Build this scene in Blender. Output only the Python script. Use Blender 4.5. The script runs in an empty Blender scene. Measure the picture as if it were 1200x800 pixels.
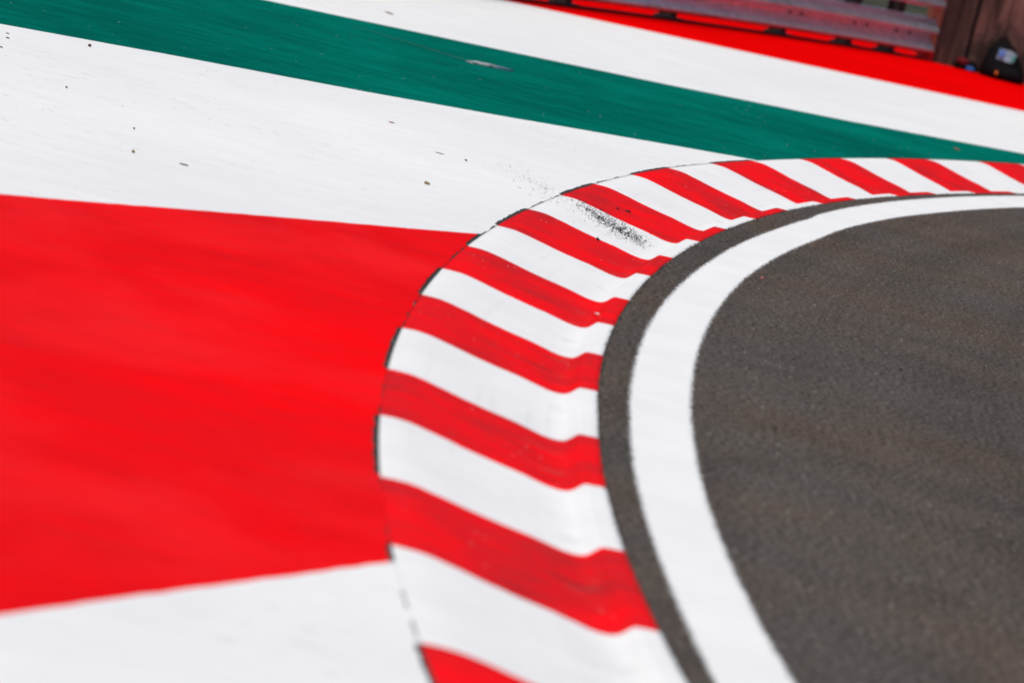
import bpy, bmesh, math, random
import numpy as np
from mathutils import Vector, Matrix

random.seed(7)
rng = np.random.default_rng(11)
PI = math.pi
SC = bpy.context.scene
COL = SC.collection

# ------------------------------------------------------------------ helpers
def link(name, verts, faces, mat=None, parent=None, smooth=False, uvs=None, loc=None):
    me = bpy.data.meshes.new(name)
    if loc is not None:
        verts = [(v[0] - loc[0], v[1] - loc[1], v[2] - loc[2]) for v in verts]
    me.from_pydata([tuple(map(float, v)) for v in verts], [], [tuple(map(int, f)) for f in faces])
    if uvs is not None:
        uv = me.uv_layers.new(name="UVMap")
        idx = np.empty(len(me.loops), dtype=np.int32)
        me.loops.foreach_get("vertex_index", idx)
        uv.data.foreach_set("uv", np.asarray(uvs, dtype=np.float32)[idx].ravel())
    if mat is not None:
        me.materials.append(mat)
    if smooth:
        for p in me.polygons:
            p.use_smooth = True
    me.update()
    o = bpy.data.objects.new(name, me)
    COL.objects.link(o)
    if parent is not None:
        o.parent = parent
    elif loc is not None:
        o.location = loc
    return o

def from_bm(name, bm, mat, parent=None, smooth=False, loc=None):
    me = bpy.data.meshes.new(name)
    bmesh.ops.recalc_face_normals(bm, faces=bm.faces[:])
    bm.to_mesh(me); bm.free()
    if mat is not None:
        me.materials.append(mat)
    if smooth:
        for p in me.polygons:
            p.use_smooth = True
    o = bpy.data.objects.new(name, me)
    COL.objects.link(o)
    if parent is not None:
        o.parent = parent
    elif loc is not None:
        o.location = loc
    return o

def empty(name, loc, rz=0.0):
    o = bpy.data.objects.new(name, None)
    o.empty_display_size = 0.1
    o.location = loc
    o.rotation_euler = (0, 0, rz)
    COL.objects.link(o)
    return o

def tag(o, label=None, cat=None, group=None, kind=None):
    if label: o["label"] = label
    if cat: o["category"] = cat
    if group: o["group"] = group
    if kind: o["kind"] = kind
    return o

def add_box(bm, x0, x1, y0, y1, z0, z1, bev=0.0):
    r = bmesh.ops.create_cube(bm, size=1.0)
    vs = r["verts"]
    for v in vs:
        v.co = Vector(((x0 + x1) / 2 + v.co.x * (x1 - x0), (y0 + y1) / 2 + v.co.y * (y1 - y0), (z0 + z1) / 2 + v.co.z * (z1 - z0)))
    if bev > 0:
        es = list({e for v in vs for e in v.link_edges})
        bmesh.ops.bevel(bm, geom=es, offset=bev, segments=2, affect='EDGES', profile=0.5)

def wob(x, seed=0.0):
    """smooth 1-D wobble about -1..1"""
    return (0.5 * math.sin(x * 1.0 + seed * 3.1) + 0.3 * math.sin(x * 2.7 + seed * 7.7) + 0.2 * math.sin(x * 6.3 + seed * 1.9))

def rough(x, seed):
    i = math.floor(x); f = x - i
    h = lambda k: (math.sin(k * 127.1 + seed * 311.7) * 43758.5453) % 1.0
    f = f * f * (3 - 2 * f)
    return (h(i) * (1 - f) + h(i + 1) * f) * 2 - 1

# ------------------------------------------------------------------ materials
class NT:
    def __init__(self, name):
        self.m = bpy.data.materials.new(name)
        self.m.use_nodes = True
        self.t = self.m.node_tree
        self.t.nodes.clear()
        self.out = self.n("ShaderNodeOutputMaterial")
        self.b = self.n("ShaderNodeBsdfPrincipled")
        self.l(self.b.outputs[0], self.out.inputs[0])
    def n(self, typ, **kw):
        nd = self.t.nodes.new(typ)
        for k, v in kw.items():
            setattr(nd, k, v)
        return nd
    def l(self, a, b):
        self.t.links.new(a, b)
    def put(self, sock, v):
        if hasattr(v, "is_linked") or isinstance(v, bpy.types.NodeSocket):
            self.l(v, sock)
        else:
            sock.default_value = v
    def coords(self, kind="Object", scale=(1, 1, 1), rot=(0, 0, 0)):
        tc = self.n("ShaderNodeTexCoord")
        mp = self.n("ShaderNodeMapping")
        mp.inputs["Rotation"].default_value = rot
        mp.inputs["Scale"].default_value = scale
        self.l(tc.outputs[kind], mp.inputs["Vector"])
        return mp.outputs[0]
    def noise(self, vec, scale, detail=4, rough=0.55, dist=0.0):
        nd = self.n("ShaderNodeTexNoise")
        nd.inputs["Scale"].default_value = scale
        nd.inputs["Detail"].default_value = detail
        nd.inputs["Roughness"].default_value = rough
        nd.inputs["Distortion"].default_value = dist
        self.l(vec, nd.inputs["Vector"])
        return nd.outputs["Fac"]
    def vor(self, vec, scale, out="Color", feature="F1"):
        nd = self.n("ShaderNodeTexVoronoi", feature=feature)
        nd.inputs["Scale"].default_value = scale
        self.l(vec, nd.inputs["Vector"])
        return nd.outputs[out]
    def rng(self, v, a, b, c=0.0, d=1.0):
        nd = self.n("ShaderNodeMapRange")
        nd.clamp = True
        self.put(nd.inputs[0], v)
        for i, x in enumerate((a, b, c, d)):
            nd.inputs[i + 1].default_value = x
        return nd.outputs[0]
    def math(self, op, a, b=0.0):
        nd = self.n("ShaderNodeMath", operation=op)
        self.put(nd.inputs[0], a); self.put(nd.inputs[1], b)
        return nd.outputs[0]
    def mix(self, fac, a, b, mode="MIX"):
        nd = self.n("ShaderNodeMix", data_type="RGBA", blend_type=mode)
        self.put(nd.inputs[0], fac)
        self.put(nd.inputs[6], a if not isinstance(a, tuple) else (*a, 1)[:4])
        self.put(nd.inputs[7], b if not isinstance(b, tuple) else (*b, 1)[:4])
        return nd.outputs[2]
    def sep(self, v):
        nd = self.n("ShaderNodeSeparateXYZ"); self.l(v, nd.inputs[0]); return nd.outputs
    def bump(self, h, strength, dist):
        nd = self.n("ShaderNodeBump")
        nd.inputs["Strength"].default_value = strength
        nd.inputs["Distance"].default_value = dist
        self.l(h, nd.inputs["Height"])
        self.l(nd.outputs[0], self.b.inputs["Normal"])
    def fin(self, col=None, rough=0.5, spec=0.3, metal=0.0):
        if col is not None: self.put(self.b.inputs["Base Color"], col if not isinstance(col, tuple) else (*col, 1)[:4])
        self.put(self.b.inputs["Roughness"], rough)
        self.b.inputs["Specular IOR Level"].default_value = spec
        self.b.inputs["Metallic"].default_value = metal
        return self.m

def ground_paint(name, col, wear, speck, angle=0.6, streak=0.5, chips=None, spec=0.12, dash=0.0, chalk=None):
    """rolled paint over tarmac: roller streaks along one direction, faint grey rubber haze, specks, paint chips"""
    k = NT(name)
    st = k.noise(k.coords("Object", (1.0, 2.2, 1), (0, 0, -angle)), 3.4, 7, 0.75, 0.3)
    big = k.noise(k.coords("Object"), 0.55, 4, 0.6, 0.4)
    mid = k.noise(k.coords("Object", (1, 2, 1), (0, 0, -angle)), 4.0, 6, 0.7, 0.5)
    fine = k.noise(k.coords("Object"), 210.0, 2, 0.6)
    f = k.math("ADD", k.math("MULTIPLY", k.rng(st, 0.32, 0.68), streak), k.math("MULTIPLY", k.rng(big, 0.32, 0.68), 0.75))
    f = k.math("ADD", f, k.math("MULTIPLY", k.rng(mid, 0.3, 0.7), 0.45))
    f = k.rng(f, 0.25, 1.25)
    c = k.mix(f, col, wear)
    if chalk is not None:      # chalky, rubbed areas
        ch = k.noise(k.coords("Object", (1.3, 0.9, 1), (0, 0, -angle)), 1.1, 5, 0.62, 0.4)
        c = k.mix(k.math("MULTIPLY", k.rng(ch, 0.44, 0.64), 0.36), c, chalk)
    # black rubber specks
    sp = k.noise(k.coords("Object"), 75.0, 2, 0.5)
    spm = k.noise(k.coords("Object"), 1.1, 3, 0.6)
    thr = k.math("ADD", sp, k.math("MULTIPLY", k.rng(spm, 0.35, 0.75), 0.06))
    c = k.mix(k.math("MULTIPLY", k.rng(thr, 0.80, 0.83), 0.8), c, speck)
    if dash > 0:      # short grey scuffs
        d1 = k.noise(k.coords("Object", (9.0, 60.0, 1), (0, 0, -angle - 0.25)), 1.3, 2, 0.5)
        d2 = k.noise(k.coords("Object"), 0.9, 2, 0.5)
        dm = k.math("MULTIPLY", k.rng(d1, 0.675, 0.73), k.rng(d2, 0.4, 0.6))
        c = k.mix(k.math("MULTIPLY", dm, dash), c, (0.22, 0.23, 0.25))
    if chips is not None:
        vc = k.sep(k.vor(k.coords("Object"), 38.0))
        vd = k.vor(k.coords("Object"), 38.0, "Distance")
        m = k.math("MULTIPLY", k.rng(vc[0], 0.985, 0.99), k.rng(vd, 0.24, 0.14))
        c = k.mix(k.math("MULTIPLY", m, 0.75), c, chips)
    tex = k.noise(k.coords("Object"), 120.0, 3, 0.6)
    k.bump(k.math("ADD", k.math("MULTIPLY", fine, 0.4), tex), 0.10, 0.004)
    return k.fin(c, k.rng(mid, 0.3, 0.7, 0.52, 0.68), spec)

def kerb_paint(name, col, wear, grime, spec=0.16, chips=None, gr=0.5, gthr=0.55):
    """UV = (across the kerb in m, along the kerb in m)"""
    k = NT(name)
    uv = k.coords("UV")
    u, v, _ = k.sep(uv)
    st = k.noise(k.coords("UV", (3.0, 70.0, 1)), 1.0, 5, 0.62)
    st2 = k.noise(k.coords("UV", (3.5, 150.0, 1)), 1.0, 4, 0.65)
    pat = k.noise(uv, 3.2, 5, 0.62, 0.3)
    f = k.math("ADD", k.math("MULTIPLY", k.rng(st, 0.36, 0.66), 0.6), k.math("MULTIPLY", k.rng(pat, 0.36, 0.66), 0.6))
    c = k.mix(k.rng(f, 0.25, 1.0), col, wear)
    # thin dark brush gaps where the tarmac shows through, along the stripe
    ln = k.math("MULTIPLY", k.rng(st2, 0.60, 0.74), k.rng(pat, 0.40, 0.58))
    c = k.mix(k.math("MULTIPLY", ln, gr), c, grime)
    # dirt that has settled in the gutter
    gut = k.math("MULTIPLY", k.rng(u, 0.060, 0.085), k.rng(u, 0.20, 0.11))
    dn = k.noise(uv, 7.0, 5, 0.65)
    c = k.mix(k.math("MULTIPLY", k.math("MULTIPLY", gut, k.rng(dn, gthr, 0.78)), 0.32), c, (0.20, 0.19, 0.15))
    # faint tyre smears running along the kerb
    ty = k.noise(k.coords("UV", (34.0, 0.9, 1)), 1.0, 4, 0.6)
    c = k.mix(k.math("MULTIPLY", k.rng(ty, 0.58, 0.78), 0.10), c, (0.10, 0.10, 0.10))
    sp = k.noise(uv, 95.0, 2, 0.5)
    c = k.mix(k.math("MULTIPLY", k.rng(sp, 0.81, 0.835), 0.7), c, (0.05, 0.05, 0.05))
    if chips is not None:
        vc = k.sep(k.vor(uv, 60.0)); vd = k.vor(uv, 60.0, "Distance")
        m = k.math("MULTIPLY", k.rng(vc[0], 0.98, 0.985), k.rng(vd, 0.22, 0.12))
        c = k.mix(k.math("MULTIPLY", m, 0.7), c, chips)
    tex = k.noise(uv, 90.0, 4, 0.62)
    k.bump(k.math("ADD", tex, k.math("MULTIPLY", st, 0.8)), 0.14, 0.004)
    return k.fin(c, k.rng(pat, 0.3, 0.7, 0.50, 0.66), spec)

def asphalt_mat(name, lo, hi, tint, uv=True, bump=0.55):
    k = NT(name)
    kind = "UV" if uv else "Object"
    co = k.coords(kind)
    n1 = k.noise(co, 62.0, 5, 0.85)
    n2 = k.noise(co, 42.0, 3, 0.6)
    c = k.mix(k.rng(n1, 0.38, 0.64), lo, hi)
    big = k.noise(co, 0.75, 5, 0.6, 0.5)
    c = k.mix(k.math("MULTIPLY", k.rng(big, 0.42, 0.68), 0.8), c, k.mix(1.0, c, tint, "MULTIPLY"))
    c = k.mix(k.math("MULTIPLY", k.rng(n2, 0.35, 0.7), 0.28), c, tuple(x * 0.8 for x in lo))
    pt = k.noise(co, 2.6, 5, 0.65, 0.3)      # darker, rubbered-in areas
    c = k.mix(k.math("MULTIPLY", k.rng(pt, 0.45, 0.68), 0.45), c, k.mix(1.0, c, (0.55, 0.54, 0.54), "MULTIPLY"))
    # worn lines running along the track
    gv = k.noise(k.coords(kind, (0.06, 3.0, 1)), 1.0, 5, 0.65)
    c = k.mix(k.math("MULTIPLY", k.rng(gv, 0.38, 0.68), 0.26), c, tuple(x * 0.62 for x in lo))
    # pale and dark single stones of the aggregate
    vc = k.sep(k.vor(co, 95.0)); vd = k.vor(co, 95.0, "Distance")
    m = k.math("MULTIPLY", k.rng(vc[0], 0.90, 0.93), k.rng(vd, 0.45, 0.25))
    c = k.mix(k.math("MULTIPLY", m, 0.7), c, (0.22, 0.205, 0.185))
    m2 = k.math("MULTIPLY", k.rng(vc[1], 0.994, 0.996), k.rng(vd, 0.42, 0.25))
    c = k.mix(m2, c, (0.62, 0.61, 0.58))
    h = k.math("ADD", k.math("MULTIPLY", vd, -0.8), n1)
    k.bump(h, bump, 0.006)
    return k.fin(c, 0.9, 0.05)

def line_mat(name):
    """thick white line paint over coarse stones; the stones poke through along both ragged edges (UV = along, across 0..1)"""
    k = NT(name)
    uv = k.coords("UV")
    n = k.noise(k.coords("Object"), 3.0, 5, 0.6)
    c = k.mix(k.rng(n, 0.3, 0.7), (0.86, 0.857, 0.820), (0.79, 0.79, 0.762))
    st = k.noise(k.coords("Object"), 150.0, 3, 0.65)
    c = k.mix(k.math("MULTIPLY", k.rng(st, 0.72, 0.78), 0.5), c, (0.25, 0.25, 0.25))
    k.bump(st, 0.18, 0.004)
    v = k.sep(uv)[1]
    d = k.math("MULTIPLY", k.math("MINIMUM", v, k.math("SUBTRACT", 1.0, v)), 0.174)
    e1 = k.noise(k.coords("Object"), 85.0, 4, 0.75)
    e2 = k.noise(k.coords("Object"), 260.0, 2, 0.6)
    dd = k.math("ADD", d, k.math("MULTIPLY", k.math("SUBTRACT", k.math("ADD", e1, k.math("MULTIPLY", e2, 0.5)), 0.75), 0.055))
    k.put(k.b.inputs["Alpha"], k.rng(dd, 0.0095, 0.0125))
    return k.fin(c, 0.6, 0.03)

def plain(name, col, rough=0.5, spec=0.4, metal=0.0, var=0.25, scale=30.0, bump=0.0):
    k = NT(name)
    n = k.noise(k.coords("Object"), scale, 4, 0.6)
    c = k.mix(k.rng(n, 0.3, 0.7), col, tuple(x * (1 - var) for x in col))
    if bump: k.bump(n, bump, 0.01)
    return k.fin(c, rough, spec, metal)

RED = (0.93, 0.009, 0.014)
M = {}
M["red_ground"] = ground_paint("red_ground_paint", (0.93, 0.004, 0.007), (0.66, 0.008, 0.012), (0.10, 0.004, 0.005), 0.95, 0.42, None, 0.0, 0.0, (0.93, 0.024, 0.030))
M["red_far"] = ground_paint("red_far_paint", (0.86, 0.0015, 0.002), (0.70, 0.001, 0.0015), (0.2, 0.004, 0.005), 0.58, 0.5, None, 0.0)
M["white_ground"] = ground_paint("white_ground_paint", (0.855, 0.85, 0.808), (0.765, 0.767, 0.745), (0.12, 0.12, 0.12), 0.72, 0.5, None, 0.02, 0.9)
M["green_ground"] = ground_paint("green_ground_paint", (0.0010, 0.182, 0.132), (0.0010, 0.098, 0.072), (0.003, 0.045, 0.036), 0.72, 0.7, (0.45, 0.55, 0.50), 0.0)
M["red_kerb"] = kerb_paint("red_kerb_paint", (0.93, 0.008, 0.013), (0.46, 0.020, 0.025), (0.22, 0.006, 0.009), 0.0, (0.70, 0.55, 0.52), 0.85)
M["white_kerb"] = kerb_paint("white_kerb_paint", (0.85, 0.846, 0.812), (0.78, 0.778, 0.75), (0.42, 0.42, 0.42), 0.02, None, 0.3, 0.55)
M["asphalt"] = asphalt_mat("track_asphalt", (0.009, 0.0080, 0.0070), (0.214, 0.187, 0.160), (1.24, 0.99, 0.84))
M["joint"] = asphalt_mat("joint_asphalt", (0.030, 0.029, 0.028), (0.085, 0.082, 0.078), (1.0, 1.0, 1.0), uv=False)
M["line"] = line_mat("white_line_paint")
M["rubber"] = plain("black_rubber", (0.018, 0.018, 0.019), 0.7, 0.3, 0, 0.4, 200)
M["dark_steel"] = plain("dark_post_steel", (0.03, 0.028, 0.028), 0.6, 0.4, 0.2, 0.4, 25)
M["black_fabric"] = plain("black_fabric", (0.0035, 0.0035, 0.0045), 0.8, 0.12, 0, 0.4, 120, 0.3)

def galv():
    k = NT("galvanised_rail")
    co = k.coords("Object")
    n = k.noise(co, 14.0, 4, 0.6)
    s = k.noise(k.coords("Object", (2.0, 2.0, 30.0)), 1.0, 4, 0.6)
    c = k.mix(k.rng(n, 0.3, 0.7), (0.74, 0.87, 0.94), (0.52, 0.61, 0.66))
    c = k.mix(k.math("MULTIPLY", k.rng(s, 0.52, 0.75), 0.55), c, (0.10, 0.09, 0.09))
    v = k.noise(k.coords("Object", (26.0, 26.0, 2.0)), 1.0, 3, 0.6)
    c = k.mix(k.math("MULTIPLY", k.rng(v, 0.60, 0.72), 0.45), c, (0.12, 0.09, 0.08))
    return k.fin(c, k.rng(n, 0.3, 0.7, 0.36, 0.46), 0.5, 0.78)
M["galv"] = galv()

def wallmat(name, light, dark, blot):
    k = NT(name)
    st = k.noise(k.coords("Object", (9.0, 9.0, 0.7)), 1.0, 5, 0.62)
    bl = k.noise(k.coords("Object", (3.0, 3.0, 2.2)), 1.3, 5, 0.6, 0.4)
    fi = k.noise(k.coords("Object"), 60.0, 3, 0.6)
    c = k.mix(k.rng(st, 0.42, 0.58), light, dark)
    c = k.mix(k.math("MULTIPLY", k.rng(bl, 0.46, 0.56), blot), c, (0.030, 0.020, 0.016))
    c = k.mix(k.math("MULTIPLY", k.rng(fi, 0.55, 0.75), 0.3), c, (0.24, 0.17, 0.15))
    k.bump(k.math("ADD", fi, st), 0.3, 0.01)
    return k.fin(c, 0.9, 0.15)
M["wall"] = wallmat("stained_concrete", (0.17, 0.094, 0.078), (0.034, 0.021, 0.016), 0.8)
M["pillar"] = wallmat("streaked_concrete", (0.30, 0.18, 0.150), (0.055, 0.034, 0.028), 0.45)

def rustmat():
    k = NT("rusty_steel")
    n = k.noise(k.coords("Object", (1, 1, 0.5)), 22.0, 5, 0.65)
    c = k.mix(k.rng(n, 0.38, 0.62), (0.34, 0.20, 0.15), (0.30, 0.10, 0.035))
    return k.fin(c, 0.85, 0.2)
M["rust"] = rustmat()

def grassmat():
    k = NT("verge_grass")
    n = k.noise(k.coords("Object"), 30.0, 4, 0.65)
    b = k.noise(k.coords("Object"), 0.6, 4, 0.6)
    c = k.mix(k.rng(n, 0.3, 0.7), (0.022, 0.030, 0.016), (0.055, 0.064, 0.040))
    c = k.mix(k.math("MULTIPLY", k.rng(b, 0.4, 0.65), 0.6), c, (0.10, 0.085, 0.055))
    k.bump(n, 0.8, 0.05)
    return k.fin(c, 0.95, 0.1)
M["grass"] = grassmat()

# ------------------------------------------------------------------ the bend: one curved guide line (inner edge of the kerb)
S_ = 6.016638
KC = (-0.0333111275, -0.0046462979, -0.0056720006, 0.0056892235)
X0, Y0, PSI0 = 0.44831761, 14.44021254, 1.45264952
ds = 0.01
sv = np.arange(-16.0, 24.0 + ds, ds)
tv = np.clip(sv / S_, -1.15, 1.25)
kv = KC[0] + KC[1] * tv + KC[2] * tv ** 2 + KC[3] * tv ** 3
psi = np.concatenate([[0], np.cumsum((kv[1:] + kv[:-1]) / 2 * ds)])
i0 = int(np.argmin(np.abs(sv)))
psi = psi - psi[i0] + PSI0
cx = np.concatenate([[0], np.cumsum((np.cos(psi[1:]) + np.cos(psi[:-1])) / 2 * ds)])
cy = np.concatenate([[0], np.cumsum((np.sin(psi[1:]) + np.sin(psi[:-1])) / 2 * ds)])
cx = cx - cx[i0] + X0
cy = cy - cy[i0] + Y0
S0, S1 = -14.5, 22.0

def at(s, o):
    """point at arc length s, offset o to the left (runoff side) of the guide line"""
    p = np.interp(s, sv, psi)
    return np.interp(s, sv, cx) - math.sin(p) * o, np.interp(s, sv, cy) + math.cos(p) * o

def foot(x, y):
    d = (cx - x) ** 2 + (cy - y) ** 2
    i = int(d.argmin())
    n = (-math.sin(psi[i]), math.cos(psi[i])); t = (math.cos(psi[i]), math.sin(psi[i]))
    return sv[i] + (x - cx[i]) * t[0] + (y - cy[i]) * t[1], (x - cx[i]) * n[0] + (y - cy[i]) * n[1]

lin = lambda pts: (lambda s: float(np.interp(s, [p[0] for p in pts], [p[1] for p in pts])))
oB = lin([(-7, -.010), (-5.5, -.005), (-4, -.004), (-2.6, .005), (0, .008), (2.9, .014), (4.2, .010), (5.1, .003), (6.5, -.003)])
oC = lin([(-7, -.068), (-6, -.078), (-4, -.084), (-2, -.085), (0, -.095), (2, -.099), (2.85, -.096), (3.06, -.080), (3.7, -.067), (4.5, -.060), (7.2, -.045)])
oD = lin([(-7, -.239), (-2.5, -.241), (0, -.241), (1.3, -.248), (2.0, -.253), (2.8, -.240), (4, -.245), (5, -.256), (7, -.253)])
oA = lin([(-7, .505), (-5, .507), (-2, .510), (0, .508), (2.9, .520), (3.7, .508), (4.4, .497), (5.2, .489), (6.0, .490), (6.6, .496), (7.3, .504), (9, .520)])
PROF = [(0, .002), (.030, .0010), (.045, .0000), (.050, -.0035), (.058, -.0110), (.066, -.0185), (.077, -.0248), (.092, -.0268), (.108, -.0264), (.130, -.0233), (.160, -.0170),
        (.19, -.0105), (.255, .0000), (.32, .0120), (.375, .0240), (.413, .0315), (.44, .0364), (.46, .0383), (.48, .0386), (.508, .0376)]
PO = [p[0] for p in PROF]; PZ = [p[1] for p in PROF]
def prof_z(o):
    return sum(float(np.interp(o + d, PO, PZ)) for d in (-.003, -.0015, 0, .0015, .003)) / 5
def kerb_pt(s, of):
    """of = nominal offset 0..0.508 across the kerb"""
    a, b = oB(s), oA(s)
    x, y = at(s, a + of / .508 * (b - a))
    return x, y, prof_z(of)

Z_BASE, Z_WHITE, Z_COLOUR = 0.0374, 0.0390, 0.0390

# ------------------------------------------------------------------ setting: ground, track, runoff
G = 400.0
gv = []
gf = []
N = 24
ax = [math.copysign(abs(t) ** 2.2, t) * G for t in np.linspace(-1, 1, N + 1)]
for j in range(N + 1):
    for i in range(N + 1):
        gv.append((ax[i], ax[j] + 20, -0.10))
for j in range(N):
    for i in range(N):
        a = j * (N + 1) + i
        gf.append((a, a + 1, a + N + 2, a + N + 1))
tag(link("ground", gv, gf, M["grass"]), "green grass ground beyond the runoff and the barrier", "ground", kind="structure")

def sweep(name, s_list, lo_f, hi_f, z, mat, uv_fn=None, rows=1, **kw):
    """strip along the bend between two offset functions"""
    v, f, uv = [], [], []
    prev = None
    for s in s_list:
        a, b = lo_f(s), hi_f(s)
        if b - a < 1e-4:
            prev = None
            continue
        base = len(v)
        for r in range(rows + 1):
            o = a + (b - a) * r / rows
            x, y = at(s, o)
            v.append((x, y, z)); uv.append((s, o) if uv_fn is None else uv_fn(s, o))
        if prev is not None:
            for r in range(rows):
                f.append((prev + r, base + r, base + r + 1, prev + r + 1))
        prev = base
    # faces up
    fixed = []
    for q in f:
        p = [Vector(v[i]) for i in q]
        nrm = (p[1] - p[0]).cross(p[2] - p[0])
        fixed.append(q if nrm.z > 0 else tuple(reversed(q)))
    return link(name, v, fixed, mat, uvs=uv, **kw)

S_TRACK = np.arange(S0 - 1, S1 + .001, 0.05)
S_FINE = np.arange(S0, S1 + .001, 0.006)
edge_r = lambda s: oB(s) + 0.002 * rough(s * 60, 1) + 0.0015 * rough(s * 170, 2)
track = sweep("track", S_TRACK, lambda s: -13.5, lambda s: oB(s) - .0005, 0.0, M["asphalt"], rows=12)
tag(track, "dark grey asphalt race track inside the white edge line", "track", kind="structure")
# stones of the asphalt edge that lap over the kerb lip unevenly
# painted edge line
S_LINE = np.arange(S0, S1 + .001, 0.004)
line = sweep("edge_line", S_LINE,
             lambda s: oD(s) - 0.011 + 0.0010 * rough(s * 60, 3) + 0.0024 * rough(s * 240, 4),
             lambda s: oC(s) + 0.011 + 0.0010 * rough(s * 55, 5) + 0.0024 * rough(s * 240, 6), 0.0014, M["line"],
             uv_fn=lambda s, o: (s, 0.0 if o < (oC(s) + oD(s)) / 2 else 1.0))
tag(line, "white painted edge line curving along the asphalt track", "line", kind="structure")

# paint boundary lines on the runoff (ground plan, metres)
def extend(pts, a, b):
    p = [np.array(q, float) for q in pts]
    d0 = (p[0] - p[1]) / np.linalg.norm(p[0] - p[1]); d1 = (p[-1] - p[-2]) / np.linalg.norm(p[-1] - p[-2])
    return [p[0] + d0 * a] + p + [p[-1] + d1 * b]
L5 = extend([(-0.652, 6.587), (-0.111, 7.812)], 9, 3)
L4 = extend([(-1.395, 11.50), (-0.193, 13.376)], 14, 3)
L3 = extend([(-2.128, 16.34), (-1.53, 16.85), (-0.80, 17.40), (-0.223, 17.92), (0.312, 18.44), (0.830, 18.92)], 16, 3)
L2 = extend([(-1.56, 21.02), (-1.179, 21.25), (-0.431, 21.70), (0.463, 22.27), (1.406, 22.98), (2.438, 23.95)], 18, 9)
L1 = extend([(-0.414, 26.05), (2.80, 28.20)], 18, 14)
BAR = [(-4.60, 17.00), (-3.2, 20.05), (-2.2, 22.35), (-1.5, 23.98), (-0.90, 25.36), (-0.55, 26.15), (-0.19, 26.95), (0.15, 27.72), (0.53, 28.53), (0.95, 29.37),
       (1.30, 30.05), (1.76, 30.86), (2.05, 31.30), (2.34, 31.70)]
WALLY = 31.78
OUT = extend(BAR, 9, 0.01) + [np.array((4.0, WALLY)), np.array((9.0, WALLY)), np.array((15.0, WALLY))]
def offset_fn(poly):
    ss, oo = [], []
    for a, b in zip(poly[:-1], poly[1:]):
        m = max(2, int(np.linalg.norm(np.array(b) - np.array(a)) / 0.08))
        for t in np.linspace(0, 1, m, endpoint=False):
            q = np.array(a) * (1 - t) + np.array(b) * t
            s, o = foot(q[0], q[1])
            ss.append(s); oo.append(o)
    ss = np.array(ss); oo = np.array(oo)
    k = np.argsort(ss); ss = ss[k]; oo = oo[k]
    return lambda s: float(np.interp(s, ss, oo))
F5, F4, F3, F2, F1, FO = map(offset_fn, (L5, L4, L3, L2, L1, OUT))
touch = {}
for nm, F in (("5", F5), ("4", F4), ("3", F3), ("2", F2)):
    xs = np.arange(S0, S1, 0.01)
    tt = [s for s in xs if F(s) > oA(s)]
    touch[nm] = max(tt) if tt else S0
# ---- stripes of the kerb: where each paint edge meets the outer and the inner side of the kerb
SA = {0: -7.218, 1: -6.431, 2: -5.739, 3: -4.979, 4: -4.285, 5: -3.547, 6: -2.823, 7: -2.154, 8: -1.46, 9: -0.718, 10: 0.013, 11: 0.745, 12: 1.467, 13: 2.218, 14: 2.918,
      15: 3.656, 16: 4.347, 17: 5.121, 18: 5.811, 19: 6.57, 20: 7.233, 21: 8.044, 22: 8.700}
SB = {0: -7.20, 1: -6.474, 2: -5.717, 3: -4.993, 4: -4.302, 5: -3.539, 6: -2.836, 7: -2.145, 8: -1.445, 9: -0.667, 10: 0.039, 11: 0.793, 12: 1.488, 13: 2.181, 14: 2.902,
      15: 3.639, 16: 4.297, 17: 5.072, 18: 5.757, 19: 6.452, 20: 7.162, 21: 7.93, 22: 8.63}
for i in range(-1, -11, -1):
    SA[i] = SA[i + 1] - 0.722; SB[i] = SB[i + 1] - 0.722
for i in range(23, 42):
    SA[i] = SA[i - 1] + 0.722; SB[i] = SB[i - 1] + 0.722
KEYS = sorted(SA)
def stripe_at(s):
    for i in KEYS[:-1]:
        if SA[i] <= s < SA[i + 1]: return i
    return KEYS[0]
def run_colour(s):
    if s < touch["5"]: return "white"
    if s < touch["4"]: return "red"
    if s < touch["3"]: return "white"
    return "green"
def gap(s):
    """width of the bare joint between the kerb and the runoff paint"""
    i = stripe_at(s)
    kc = "red" if i % 2 else "white"
    rc = run_colour(s)
    r = 0.5 + 0.5 * rough(s * 55, 8); r2 = 0.5 + 0.5 * rough(s * 160, 9)
    if rc == "green": return 0.001 + 0.0015 * r
    e = min(abs(s - SA[i]), abs(SA[i + 1] - s))
    if kc != rc and e > 0.012:
        return 0.0085 + 0.0055 * r + 0.004 * r2
    broken = 0.5 + 0.5 * rough(s * 14, 12)
    return 0.0003 + (0.0065 * r * (1 if broken > .55 else .03) + 0.0030 * r2 * (1 if broken > .45 else .1))
tag(sweep("runoff", np.arange(S0, S1, 0.1), lambda s: oA(s) - .01, lambda s: FO(s) + 1.4, Z_BASE, M["joint"], rows=3),
    "bare dark asphalt of the runoff showing in the joint beside the kerb", "runoff", kind="structure")
S_RUN = np.arange(S0, S1 + .001, 0.012)
inner = lambda s: oA(s) + gap(s)
def wv(F, k):
    return lambda s: F(s) + 0.006 * rough(s * 2.2, k) + 0.003 * rough(s * 21, k + 5)
W5, W4, W3, W2, W1 = wv(F5, 1), wv(F4, 2), wv(F3, 3), wv(F2, 4), wv(F1, 5)
ext = lambda s: FO(s) + 1.3
def capped(F): return lambda s: min(F(s), ext(s))
def band(name, mat, z, lo, hi, label):
    o = sweep(name, S_RUN, lo, hi, z, mat)
    tag(o, label, "painted runoff", kind="structure")
    return o
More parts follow.
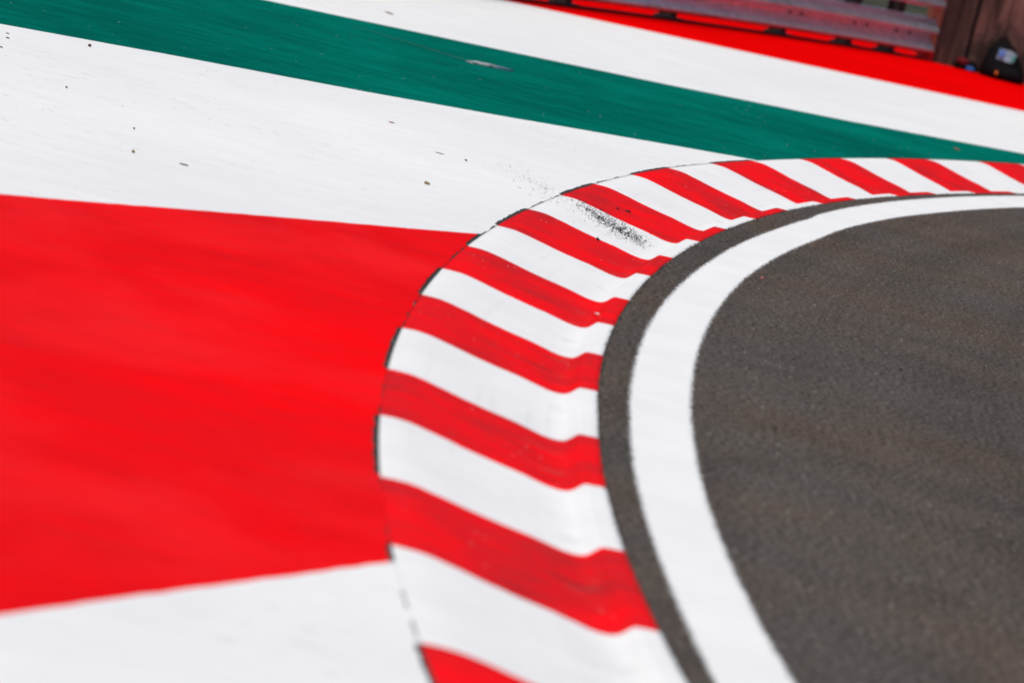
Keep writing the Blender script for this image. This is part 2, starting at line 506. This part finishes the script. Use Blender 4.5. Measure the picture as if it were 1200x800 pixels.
# neighbouring bands share their edge exactly
band("white_runoff", M["white_ground"], Z_WHITE, inner, lambda s: max(W5(s), inner(s)), "white painted runoff corner nearest the camera, left of the kerb")
band("white_runoff", M["white_ground"], Z_WHITE, lambda s: max(inner(s), W4(s)), lambda s: max(W3(s), inner(s)),
     "wide white painted runoff band between the big red wedge and the green band")
band("white_runoff", M["white_ground"], Z_WHITE, lambda s: max(inner(s), W2(s)), lambda s: min(W1(s), ext(s)), "narrow white painted runoff band beyond the green band")
band("red_runoff", M["red_ground"], Z_COLOUR, lambda s: max(inner(s), W5(s)), lambda s: max(W4(s), inner(s)), "big red painted runoff wedge left of the kerb")
green = band("green_runoff", M["green_ground"], Z_COLOUR, lambda s: max(inner(s), W3(s)), lambda s: max(W2(s), inner(s)), "dark green painted runoff band between two white bands")
band("red_runoff", M["red_far"], Z_COLOUR, lambda s: max(inner(s), min(W1(s), ext(s))), ext, "red painted runoff strip at the foot of the steel barrier")

# ------------------------------------------------------------------ kerb
kx, ky = at(S0, 0.25)
kerb = empty("kerb", (kx, ky, 0))
tag(kerb, "red and white striped low kerb sweeping round the outside of the bend", "kerb")
OS = sorted(set([round(x, 4) for x in np.linspace(0, .508, 40)] + [.042, .044, .046, .048, .050, .053, .056, .060, .064, .068, .072, .076]))
def div_s(i, of):
    s = SB[i] + (SA[i] - SB[i]) * of / .508
    return s + 0.0022 * rough(of * 40, i + .5) + 0.0012 * rough(of * 140, i + 9.5)
def lip_wob(s): return 0.0018 * rough(s * 75, 21) + 0.0014 * rough(s * 190, 22)
for i in KEYS[:-1]:
    n = 46
    v, f, uv = [], [], []
    R = len(OS) + 2
    for j in range(n + 1):
        t = j / n
        for q, of in enumerate([None] + OS + [None]):
            if of is None:
                e = OS[0] if q == 0 else OS[-1]
                s = div_s(i, e) * (1 - t) + div_s(i + 1, e) * t
                x, y, z = kerb_pt(s, e); z = -0.09
                of_ = e
                if q == 0:
                    x, y = at(s, oB(s) - abs(lip_wob(s)))
            else:
                s = div_s(i, of) * (1 - t) + div_s(i + 1, of) * t
                x, y, z = kerb_pt(s, of); of_ = of
                if q == 1:
                    x, y = at(s, oB(s) - abs(lip_wob(s)))
            v.append((x - kx, y - ky, z)); uv.append((of_, s))
    for j in range(n):
        for q in range(R - 1):
            a = j * R + q
            f.append((a, a + R, a + R + 1, a + 1))
    red = i % 2 == 1
    o = link("red_stripe" if red else "white_stripe", v, f, M["red_kerb"] if red else M["white_kerb"], kerb, smooth=True, uvs=uv)
    o["label"] = "red painted concrete kerb stripe" if red else "white painted concrete kerb stripe"

# ------------------------------------------------------------------ steel barrier
def resample(poly, step):
    p = np.array(poly, float)
    d = np.concatenate([[0], np.cumsum(np.linalg.norm(np.diff(p, axis=0), axis=1))])
    t = np.arange(0, d[-1] + step * .5, step)
    t = np.clip(t, 0, d[-1])
    x = np.interp(t, d, p[:, 0]); y = np.interp(t, d, p[:, 1])
    for _ in range(6):
        x[1:-1] = (x[:-2] + 2 * x[1:-1] + x[2:]) / 4; y[1:-1] = (y[:-2] + 2 * y[1:-1] + y[2:]) / 4
    return np.stack([x, y], 1)
bp = resample(BAR, 0.10)
btan = np.gradient(bp, axis=0); btan /= np.linalg.norm(btan, axis=1)[:, None]
bnor = np.stack([btan[:, 1], -btan[:, 0]], 1)        # towards the track
ZG = Z_COLOUR
b0 = (bp[0][0], bp[0][1], ZG)
barrier = empty("crash_barrier", b0)
tag(barrier, "grey steel crash barrier of stacked corrugated rails along the red strip", "barrier")
BEAM = [(0, 0), (.022, .002), (.050, .010), (.080, .020), (.089, .030), (.088, .040), (.070, .062), (.034, .100), (.024, .118), (.026, .134), (.060, .146), (.086, .158),
        (.090, .168), (.087, .180), (.060, .214), (.026, .250), (0, .254)]
def rail(z0):
    v, f = [], []
    K = len(BEAM) * 2
    for i in range(len(bp)):
        for d, z in BEAM:
            v.append((bp[i][0] + bnor[i][0] * d, bp[i][1] + bnor[i][1] * d, ZG + z0 + z))
        for d, z in reversed(BEAM):
            v.append((bp[i][0] + bnor[i][0] * (d - .005), bp[i][1] + bnor[i][1] * (d - .005), ZG + z0 + z))
    for i in range(len(bp) - 1):
        for k in range(K):
            f.append((i * K + k, (i + 1) * K + k, (i + 1) * K + (k + 1) % K, i * K + (k + 1) % K))
    for k in range(len(BEAM) - 1):
        e = (len(bp) - 1) * K
        f.append((e + k, e + k + 1, e + K - 2 - k, e + K - 1 - k))
    return link("rail", [(x - b0[0], y - b0[1], z - b0[2]) for x, y, z in v], f, M["galv"], barrier, smooth=False)
RZ = (0.048, 0.375, 0.702)
rails = [rail(z) for z in RZ]
def near_bar(x):
    i = int(np.argmin(abs(bp[:, 0] - x))); return i
def obox(bm, i, a0, a1, d0, d1, z0, z1):
    """box along the barrier at station i: a along, d towards the track"""
    t, n, p = btan[i], bnor[i], bp[i]
    c = []
    for z in (z0, z1):
        for a, d in ((a0, d0), (a1, d0), (a1, d1), (a0, d1)):
            c.append(bm.verts.new((p[0] + t[0] * a + n[0] * d - b0[0], p[1] + t[1] * a + n[1] * d - b0[1], z)))
    for q in ((0, 1, 2, 3), (4, 5, 6, 7), (0, 1, 5, 4), (1, 2, 6, 5), (2, 3, 7, 6), (3, 0, 4, 7)):
        bm.faces.new([c[k] for k in q])
for px in (-4.3, -3.55, -2.8, -2.05, -1.4, -0.80, -0.16, 0.53, 1.27, 1.80, 2.14):
    i = near_bar(px)
    bm = bmesh.new()
    obox(bm, i, -.045, .045, -.035, -.029, 0, 1.02)        # I-section: web-side flange, web and back flange
    obox(bm, i, -.003, .003, -.115, -.035, 0, 1.02)
    obox(bm, i, -.045, .045, -.121, -.115, 0, 1.02)
    obox(bm, i, -.075, .075, -.135, .010, .001, .020)      # foot plate
    post = from_bm("post", bm, M["dark_steel"], barrier)
    for z in RZ:
        bm = bmesh.new()
        obox(bm, i, -.04, .04, -.029, .010, z + .06, z + .19)
        from_bm("spacer_block", bm, M["rust"], post)
        for a in (-.09, .09):
            bm = bmesh.new()
            obox(bm, i, a - .011, a + .011, .012, .034, z + .114, z + .136)
            from_bm("bolt", bm, M["dark_steel"], post)
# low dark strip that closes the foot of the posts
v, f = [], []
for i in range(len(bp)):
    for d, z in ((.012, .0), (.012, .016), (.002, .016), (.002, .0)):
        v.append((bp[i][0] + bnor[i][0] * d - b0[0], bp[i][1] + bnor[i][1] * d - b0[1], z))
for i in range(len(bp) - 1):
    for k in range(4):
        f.append((i * 4 + k, (i + 1) * 4 + k, (i + 1) * 4 + (k + 1) % 4, i * 4 + (k + 1) % 4))
link("foot_strip", v, f, M["rubber"], barrier)
# rusty end post with a red foot
i = len(bp) - 1
bm = bmesh.new()
obox(bm, i, .004, .050, -.05, .05, .075, 1.05)
ep = from_bm("end_post", bm, M["rust"], barrier)
bm = bmesh.new()
obox(bm, i, .000, .054, -.054, .056, 0, .072)
from_bm("red_foot", bm, plain("red_enamel", (0.45, 0.012, 0.012), 0.5, 0.3), ep)

# ------------------------------------------------------------------ concrete wall beyond the end of the barrier
wx, wy = 2.42, WALLY
wall = empty("concrete_wall", (wx, wy, ZG))
tag(wall, "stained brown concrete wall with a pillar beside the barrier end", "wall")
bm = bmesh.new(); add_box(bm, 0.00, 0.105, -0.05, 0.30, -0.06, 3.0, 0.012)
from_bm("pillar", bm, M["pillar"], wall)
bm = bmesh.new(); add_box(bm, 0.112, 0.215, -0.03, 0.30, -0.06, 3.0, 0.012)
from_bm("pillar", bm, M["pillar"], wall)
x = 0.245
for w in (1.9, 2.0, 2.0, 2.0):
    bm = bmesh.new(); add_box(bm, x, x + w - .02, 0.0, 0.28, -0.06, 2.9, 0.008)
    from_bm("wall_panel", bm, M["wall"], wall)
    x += w
bm = bmesh.new(); add_box(bm, 0.20, x - .05, 0.06, 0.24, -0.06, 2.8)
from_bm("backing", bm, M["dark_steel"], wall)
bm = bmesh.new(); add_box(bm, -0.02, x, -0.07, 0.32, 3.0, 3.08, 0.01)
from_bm("coping", bm, M["wall"], wall)

# ------------------------------------------------------------------ black backpack and small pouch at the foot of the wall
def loft(rings, closed=True):
    bm = bmesh.new()
    rs = [[bm.verts.new(p) for p in r] for r in rings]
    n = len(rs[0])
    for a, b in zip(rs[:-1], rs[1:]):
        for k in range(n):
            bm.faces.new((a[k], a[(k + 1) % n], b[(k + 1) % n], b[k]))
    bm.faces.new(rs[0]); bm.faces.new(list(reversed(rs[-1])))
    return bm
def ring(cx_, cy_, z, rx, ry, n=20, pw=2.6, lump=0.0, ph=0.0):
    out = []
    for k in range(n):
        a = 2 * PI * k / n
        c, s = math.cos(a), math.sin(a)
        r = (abs(c) ** pw + abs(s) ** pw) ** (-1 / pw)
        r *= 1 + lump * math.sin(3 * a + ph)
        out.append((cx_ + rx * r * c, cy_ + ry * r * s, z + 0.006 * math.sin(5 * a + ph)))
    return out
bag = empty("backpack", (2.915, WALLY - 0.145, ZG))
tag(bag, "slumped black backpack with a pale blue panel against the brown wall", "backpack")
bm = loft([ring(0, 0, .004, .150, .095), ring(0, 0, .02, .166, .108, lump=.03), ring(-.004, 0, .07, .160, .105, lump=.04, ph=1), ring(-.016, .008, .13, .132, .095, lump=.03, ph=2),
           ring(-.022, .018, .19, .108, .080, lump=.03), ring(-.030, .028, .235, .078, .060, lump=.04, ph=1), ring(-.036, .034, .262, .042, .036), ring(-.038, .035, .270, .014, .012)])
from_bm("body", bm, M["black_fabric"], bag, True)
bm = loft([ring(.020, -.118, .012, .112, .030), ring(.020, -.124, .03, .122, .040), ring(.018, -.120, .075, .112, .038), ring(.010, -.100, .098, .080, .022), ring(.010, -.09, .104, .03, .010)])
pk = from_bm("front_pocket", bm, M["black_fabric"], bag, True)
bm = bmesh.new(); add_box(bm, -.062, -.044, -.168, -.160, .036, .060, .002)
from_bm("zip_tag", bm, plain("orange_tag", (0.75, 0.22, 0.03), 0.5), pk)
def patch(pts, mat, name, parent, thick=.004):
    bm = bmesh.new()
    a = [bm.verts.new(p) for p in pts]; b = [bm.verts.new((p[0], p[1] + thick, p[2])) for p in pts]
    bm.faces.new(a); bm.faces.new(list(reversed(b)))
    for k in range(len(pts)):
        j = (k + 1) % len(pts); bm.faces.new((a[k], a[j], b[j], b[k]))
    return from_bm(name, bm, mat, parent)
pan = patch([(-.072, -.086, .142), (.050, -.090, .134), (.066, -.072, .200), (.020, -.066, .218), (-.060, -.062, .216)], plain("pale_panel", (0.30, 0.39, 0.48), 0.3, 0.5, 0, .5, 18), "panel", bag)
patch([(-.066, -.096, .165), (-.022, -.098, .160), (-.016, -.078, .205), (-.058, -.074, .212)], plain("blue_patch", (0.05, 0.11, 0.42), 0.4), "blue_patch", pan)
patch([(.028, -.100, .146), (.050, -.098, .143), (.060, -.082, .186), (.040, -.084, .190)], plain("teal_patch", (0.05, 0.28, 0.25), 0.4), "teal_patch", pan)
# haul loop
bm = bmesh.new()
prev = None
for k in range(13):
    a = PI * k / 12
    c = Vector((-.036 + .030 * math.cos(a), .03, .258 + .038 * math.sin(a)))
    r = []
    for q in range(6):
        b = 2 * PI * q / 6
        r.append(bm.verts.new(c + Vector((math.cos(a) * math.cos(b) * .008, math.sin(b) * .010, math.sin(a) * math.cos(b) * .008))))
    if prev:
        for q in range(6): bm.faces.new((prev[q], prev[(q + 1) % 6], r[(q + 1) % 6], r[q]))
    prev = r
from_bm("handle", bm, M["black_fabric"], bag, True)
# strap lying to the right
bm = bmesh.new()
prev = None
for k in range(18):
    t = k / 17
    c = Vector((.10 + .10 * t, -.05 - .05 * math.sin(t * 3), .11 * (1 - t) ** 1.5 + .008))
    r = [bm.verts.new(c + Vector((0, d, z))) for d, z in ((-.02, 0), (.02, 0), (.02, .006), (-.02, .006))]
    if prev:
        for q in range(4): bm.faces.new((prev[q], prev[(q + 1) % 4], r[(q + 1) % 4], r[q]))
    prev = r
from_bm("strap", bm, M["black_fabric"], bag, True)

pouch = empty("pouch", (2.66, WALLY - 0.085, ZG))
tag(pouch, "small dark pouch with red and blue cloth left of the black backpack", "pouch")
bm = loft([ring(0, 0, .003, .080, .040), ring(0, 0, .018, .090, .048, lump=.04), ring(.002, .004, .045, .080, .042, lump=.05, ph=1), ring(-.004, .008, .068, .055, .030), ring(-.004, .008, .076, .02, .012)])
from_bm("body", bm, M["black_fabric"], pouch, True)
bm = loft([ring(-.030, -.022, .045, .036, .022, 12), ring(-.026, -.024, .056, .050, .028, 12, lump=.12), ring(-.034, -.018, .074, .040, .024, 12, lump=.14, ph=1), ring(-.044, -.014, .084, .014, .010, 12)])
from_bm("red_cloth", bm, plain("red_cloth", (0.13, 0.008, 0.012), 0.8, 0.2), pouch, True)
bm = loft([ring(.030, -.050, .006, .030, .014, 12), ring(.030, -.054, .018, .036, .018, 12, lump=.06), ring(.030, -.050, .032, .026, .014, 12)])
from_bm("blue_cloth", bm, plain("blue_cloth", (0.03, 0.12, 0.42), 0.7, 0.3), pouch, True)

# ------------------------------------------------------------------ small debris
def lump_bm(sx, sy, sz, seed):
    r_ = random.Random(seed)
    bm = bmesh.new()
    bmesh.ops.create_icosphere(bm, subdivisions=2, radius=1.0)
    ph = [r_.uniform(0, 6.28) for _ in range(6)]
    for v in bm.verts:
        c = v.co
        k = 1 + .22 * math.sin(3 * c.x + ph[0]) * math.sin(2.5 * c.y + ph[1]) + .14 * math.sin(5 * c.z + 4 * c.x + ph[2])
        v.co = Vector((c.x * k * sx, c.y * k * sy, max(c.z * k, -.75) * sz))
    return bm
def surf(s, o):
    """a point on whichever surface lies at (s, o)"""
    if o < oB(s): 
        return (*at(s, o), 0.0)
    if o <= oA(s):
        return kerb_pt(s, (o - oB(s)) / (oA(s) - oB(s)) * .508)
    return (*at(s, o), Z_COLOUR)
mt = {"tan": plain("tan_stone", (0.30, 0.20, 0.10), 0.9, .2, 0, .4, 300), "brown": plain("brown_stone", (0.085, 0.045, 0.028), 0.9, .2, 0, .4, 300),
      "black": M["rubber"], "pink": plain("pink_chip", (0.50, 0.16, 0.15), 0.8), "redf": plain("dull_red_flake", (0.28, 0.035, 0.03), 0.8),
      "pale": plain("pale_chip", (0.72, 0.60, 0.55), 0.8), "leaf": plain("dry_leaf", (0.26, 0.15, 0.07), 0.9)}
def bit(name, label, cat, xy, size, mat, rz=0.0, z=None, seed=1):
    s, o = foot(*xy)
    p = surf(s, o)
    zz = p[2] if z is None else z
    b = from_bm(name, lump_bm(*size, seed), mt[mat], None, True, (xy[0], xy[1], zz + size[2] * .7))
    b.rotation_euler = (0, 0, rz)
    tag(b, label, cat)
    return b
bit("pebble", "dark brown pebble on the white band close below the green band's edge", "stone", (-1.784, 16.342), (.0065, .016, .006), "brown", .3, seed=2)
bit("rubber_flake", "upper one of two black flakes at the far left of the white band", "rubber", (-2.051, 16.025), (.0025, .008, .002), "black", .9, seed=3)
bit("rubber_flake", "lower one of two black flakes at the far left of the white band", "rubber", (-2.023, 15.849), (.0045, .009, .002), "black", 1.2, seed=4)
bit("rubber_flake", "black flake at the left edge of the photo on white paint", "rubber", (-1.989, 15.453), (.007, .012, .002), "black", .4, seed=5)
bit("rubber_crumb", "lone black rubber crumb on the left part of the white band", "rubber", (-1.641, 14.636), (.0035, .009, .003), "black", .4, seed=6)
bit("pebble", "tan pebble with dark side on the white band left of the long black flake", "stone", (-1.244, 13.234), (.0055, .012, .005), "tan", .2, seed=7)
bit("rubber_crumb", "black rubber crumb on the white band above the tan pebble at left", "rubber", (-1.321, 13.90), (.0032, .008, .003), "black", .2, seed=8)
bit("rubber_flake", "long thin black flake lying on the white band above the red wedge", "rubber", (-1.087, 13.245), (.015, .007, .0022), "black", -.15, seed=9)
bit("pebble", "tan pebble alone on the white band near the tip of the red wedge", "stone", (-.397, 14.469), (.0055, .012, .0052), "tan", 1.0, seed=10)
bit("rubber_crumb", "black crumb on the white band behind the tan pebble near the red tip", "rubber", (-.315, 15.612), (.0035, .010, .003), "black", .5, seed=11)
bit("paint_flake", "dull red flake lying on the white band below the green band", "flake", (-.632, 16.35), (.011, .010, .002), "redf", -.1, seed=12)
bit("rubber_flake", "thin grey-black sliver on the white band between red flake and kerb", "rubber", (-.412, 15.634), (.015, .004, .0015), "black", .05, seed=13)
bit("dry_leaf", "small brown dry leaf on the narrow white band beyond the green", "leaf", (-1.005, 22.296), (.011, .035, .004), "leaf", .6, seed=14)
bit("dry_leaf", "small brown dry leaf on the green band beside the kerb", "leaf", (1.983, 22.867), (.008, .030, .005), "leaf", .6, seed=15)
bit("paint_chip", "pink chip on the dark asphalt beside the white edge line", "chip", (.748, 14.539), (.0055, .013, .005), "pink", .3, seed=16)
bit("rubber_flake", "black flake alone on the dark asphalt track", "rubber", (1.132, 12.984), (.008, .007, .003), "black", -.3, seed=17)
bit("rubber_flake", "larger black flake on the red kerb stripe beside the rubber crumbs", "rubber", (.283, 15.561), (.011, .012, .003), "black", -.5, seed=18)
bit("rubber_flake", "smaller black flake on the red kerb stripe beside the rubber crumbs", "rubber", (.245, 15.497), (.005, .010, .003), "black", -.3, seed=19)
bit("rubber_chunk", "black rubber chunk on the white kerb stripe below the crumbs", "rubber", (.191, 14.459), (.006, .012, .005), "black", .2, seed=20)
bit("paint_chip", "pale chip lying in the gutter of a red kerb stripe", "chip", (.220, 12.583), (.010, .009, .003), "pale", .1, seed=21)
# pale torn scrap with a bluish end and the long thin scratch that leads to it
pts = [(-.52, 20.345), (-.49, 20.31), (-.455, 20.36), (-.42, 20.37), (-.385, 20.40), (-.33, 20.42), (-.30, 20.46), (-.345, 20.475), (-.39, 20.455), (-.43, 20.47), (-.47, 20.43), (-.505, 20.40)]
bm = bmesh.new()
lo = [bm.verts.new((x + .41, y - 20.40, .0)) for x, y in pts]
hi = [bm.verts.new((x + .41, y - 20.40, .004 + .006 * abs(math.sin(k * 1.7)))) for k, (x, y) in enumerate(pts)]
bm.faces.new(hi); bm.faces.new(list(reversed(lo)))
for k in range(len(pts)):
    j = (k + 1) % len(pts); bm.faces.new((lo[k], lo[j], hi[j], hi[k]))
kk = NT("torn_film")
nn = kk.noise(kk.coords("Object"), 22.0, 3, .6)
ox = kk.sep(kk.coords("Object"))[0]
cc = kk.mix(kk.rng(nn, .42, .6), (.55, .56, .56), (.12, .10, .09))
cc = kk.mix(kk.math("MULTIPLY", kk.rng(ox, .0, .05), .8), cc, (.02, .10, .17))
scrap = from_bm("plastic_scrap", bm, kk.fin(cc, .35, .5), None, False, (-.41, 20.40, Z_COLOUR + .001))
tag(scrap, "pale torn plastic scrap with bluish end on the green band", "scrap")
v, f = [], []
for k in range(60):
    t = k / 59
    x = -1.10 + .60 * t; y = 20.80 - .41 * t + .02 * math.sin(t * 2.8)
    hw = .004 + .008 * t + .002 * rough(k * .9, 3)
    v += [(x, y - hw, Z_COLOUR + .0015), (x, y + hw, Z_COLOUR + .0015)]
f = [(2 * k, 2 * k + 2, 2 * k + 3, 2 * k + 1) for k in range(59)]
link("scratch", v, f, plain("scratched_paint", (0.05, 0.24, 0.19), .6, .2, 0, .5, 8), green)

# tyre rubber crumbs thrown over the kerb
v, f = [], []
def crumb(p, a, b, c, rz):
    n = len(v)
    ca, sa = math.cos(rz), math.sin(rz)
    tl = rng.uniform(-.3, .3)
    for dx, dy, dz in ((a, 0, .2), (0, b, .3), (-a * rng.uniform(.6, 1), 0, .25), (0, -b * rng.uniform(.6, 1), .2), (tl * a, tl * b, 1.0)):
        v.append((p[0] + dx * ca - dy * sa, p[1] + dx * sa + dy * ca, p[2] + dz * c))
    for q in ((0, 1, 4), (1, 2, 4), (2, 3, 4), (3, 0, 4)):
        f.append((n + q[0], n + q[1], n + q[2]))
def drop(x, y, sz, el_=1.0):
    s, o = foot(x, y)
    p = surf(s, o)
    crumb(p, sz * rng.uniform(.8, 1.6), sz * rng.uniform(.5, 1.1) * el_, sz * rng.uniform(.4, .9), rng.uniform(-.6, .5))
def lin2(p, q, t): return p[0] + (q[0] - p[0]) * t, p[1] + (q[1] - p[1]) * t
for _ in range(1050):
    t = rng.beta(2.8, 1.5)
    x, y = lin2((.060, 15.22), (.352, 14.93), t)
    k = rng.normal() * (.03 + .085 * math.sin(PI * min(1, t * .9)))
    y -= k + .02; x += rng.normal() * .018 - k * .05
    sz = .0013 + .0022 * rng.random() ** 2 + (.0022 if rng.random() < .05 else 0)
    drop(x, y, sz, 2.0)
for _ in range(55):        # larger lumps in the upper half
    t = rng.beta(2.5, 2.0) * .8
    x, y = lin2((.080, 15.16), (.340, 14.93), t)
    drop(x + rng.normal() * .012, y - abs(rng.normal()) * .05 + .02, rng.uniform(.003, .0058), 1.6)
for _ in range(420):       # thin halo
    x, y = lin2((.02, 15.2), (.34, 14.9), rng.random())
    drop(x + rng.normal() * .06, y + rng.normal() * .17, .0009 + .0015 * rng.random() ** 2, 2.0)
for _ in range(170):       # spray on the runoff
    t = rng.random()
    x, y = lin2((-.17, 15.75), (.03, 15.12), t)
    drop(x + rng.normal() * .04, y + rng.normal() * .14, .0011 + .0022 * rng.random() ** 3, 2.2)
tag(link("rubber_crumbs", v, f, M["rubber"]), "black tyre rubber crumbs scattered over one white kerb stripe", "rubber crumbs", kind="stuff")
# crumbs lying wide over the paint and grit along the asphalt edge
v, f = [], []
for _ in range(700):
    x = rng.uniform(-2.3, .6); y = rng.uniform(11.5, 19)
    s, o = foot(x, y)
    if o < oA(s) + .02: continue
    crumb((x, y, Z_COLOUR), *(lambda q: (q * rng.uniform(.8, 1.8), q * 2.0, q * .5))(.0008 + .0016 * rng.random() ** 4), rng.uniform(-.8, .4))
tag(link("paint_grit", v, f, M["rubber"]), "fine dark grit strewn thinly over the painted runoff", "grit", kind="stuff")
v, f = [], []
for _ in range(1500):
    s = rng.uniform(-7.5, 8.5); o = oB(s) - abs(rng.normal()) * .007 + .003
    x, y = at(s, o); q = .0012 + .0024 * rng.random() ** 2
    crumb((x, y, .0), q * 1.3, q * 1.6, q * 1.3, rng.uniform(0, 6.3))
tag(link("asphalt_grit", v, f, M["joint"]), "loose grey grit along the joint of asphalt and kerb", "grit", kind="stuff")


# ------------------------------------------------------------------ world, sun, camera
el, d_xy = math.radians(66), Vector((-0.48, -0.88)).normalized()
sd = Vector((d_xy.x * math.cos(el), d_xy.y * math.cos(el), math.sin(el)))
w = bpy.data.worlds.new("World"); SC.world = w
w.use_nodes = True
nt = w.node_tree
bg = nt.nodes.get("Background") or nt.nodes.new("ShaderNodeBackground")
sky = nt.nodes.new("ShaderNodeTexSky")
sky.sky_type = 'NISHITA'; sky.sun_disc = False
sky.sun_elevation = el; sky.sun_rotation = math.atan2(sd.x, sd.y)
sky.air_density = 1.0; sky.dust_density = 3.0; sky.ozone_density = 1.0
nt.links.new(sky.outputs[0], bg.inputs[0])
bg.inputs[1].default_value = 0.10
sun = bpy.data.lights.new("sun", 'SUN')
sun.energy = 1.5; sun.angle = math.radians(20); sun.color = (1.0, 0.945, 0.865)
so = bpy.data.objects.new("sun", sun); COL.objects.link(so)
so.rotation_euler = sd.to_track_quat('Z', 'Y').to_euler()
so.location = (0, 0, 30)

cam = bpy.data.cameras.new("camera")
co_ = bpy.data.objects.new("camera", cam); COL.objects.link(co_)
PITCH, ROLL, F_PX = 0.13027134, 0.24781029, 5187.654
cp, sp = math.cos(PITCH), math.sin(PITCH)
c_, s_ = math.cos(ROLL), math.sin(ROLL)
R0 = Vector((1, 0, 0)); U0 = Vector((0, sp, cp)); FW = Vector((0, cp, -sp))
Rr = R0 * c_ + U0 * s_; Ur = -R0 * s_ + U0 * c_
mw = Matrix(((Rr.x, Ur.x, -FW.x, 0), (Rr.y, Ur.y, -FW.y, 0), (Rr.z, Ur.z, -FW.z, 1.5), (0, 0, 0, 1)))
co_.matrix_world = mw
cam.sensor_width = 36.0; cam.sensor_fit = 'HORIZONTAL'
cam.lens = F_PX / 1200 * 36.0
cam.clip_start = 0.1; cam.clip_end = 2000
cam.dof.use_dof = True
cam.dof.focus_distance = 15.6
cam.dof.aperture_fstop = 4.3
cam.dof.aperture_blades = 9
SC.camera = co_
SC.view_settings.view_transform = 'Standard'
SC.view_settings.look = 'None'
SC.view_settings.gamma = 1.0
SC.view_settings.exposure = 0.33
SC.view_settings.use_curve_mapping = False
SC.render.engine = 'CYCLES'
SC.render.film_transparent = False
SC.cycles.transparent_max_bounces = 16
SC.cycles.use_denoising = True
SC.cycles.denoiser = 'OPENIMAGEDENOISE'
SC.cycles.denoising_input_passes = 'RGB_ALBEDO_NORMAL'
SC.cycles.denoising_prefilter = 'ACCURATE'
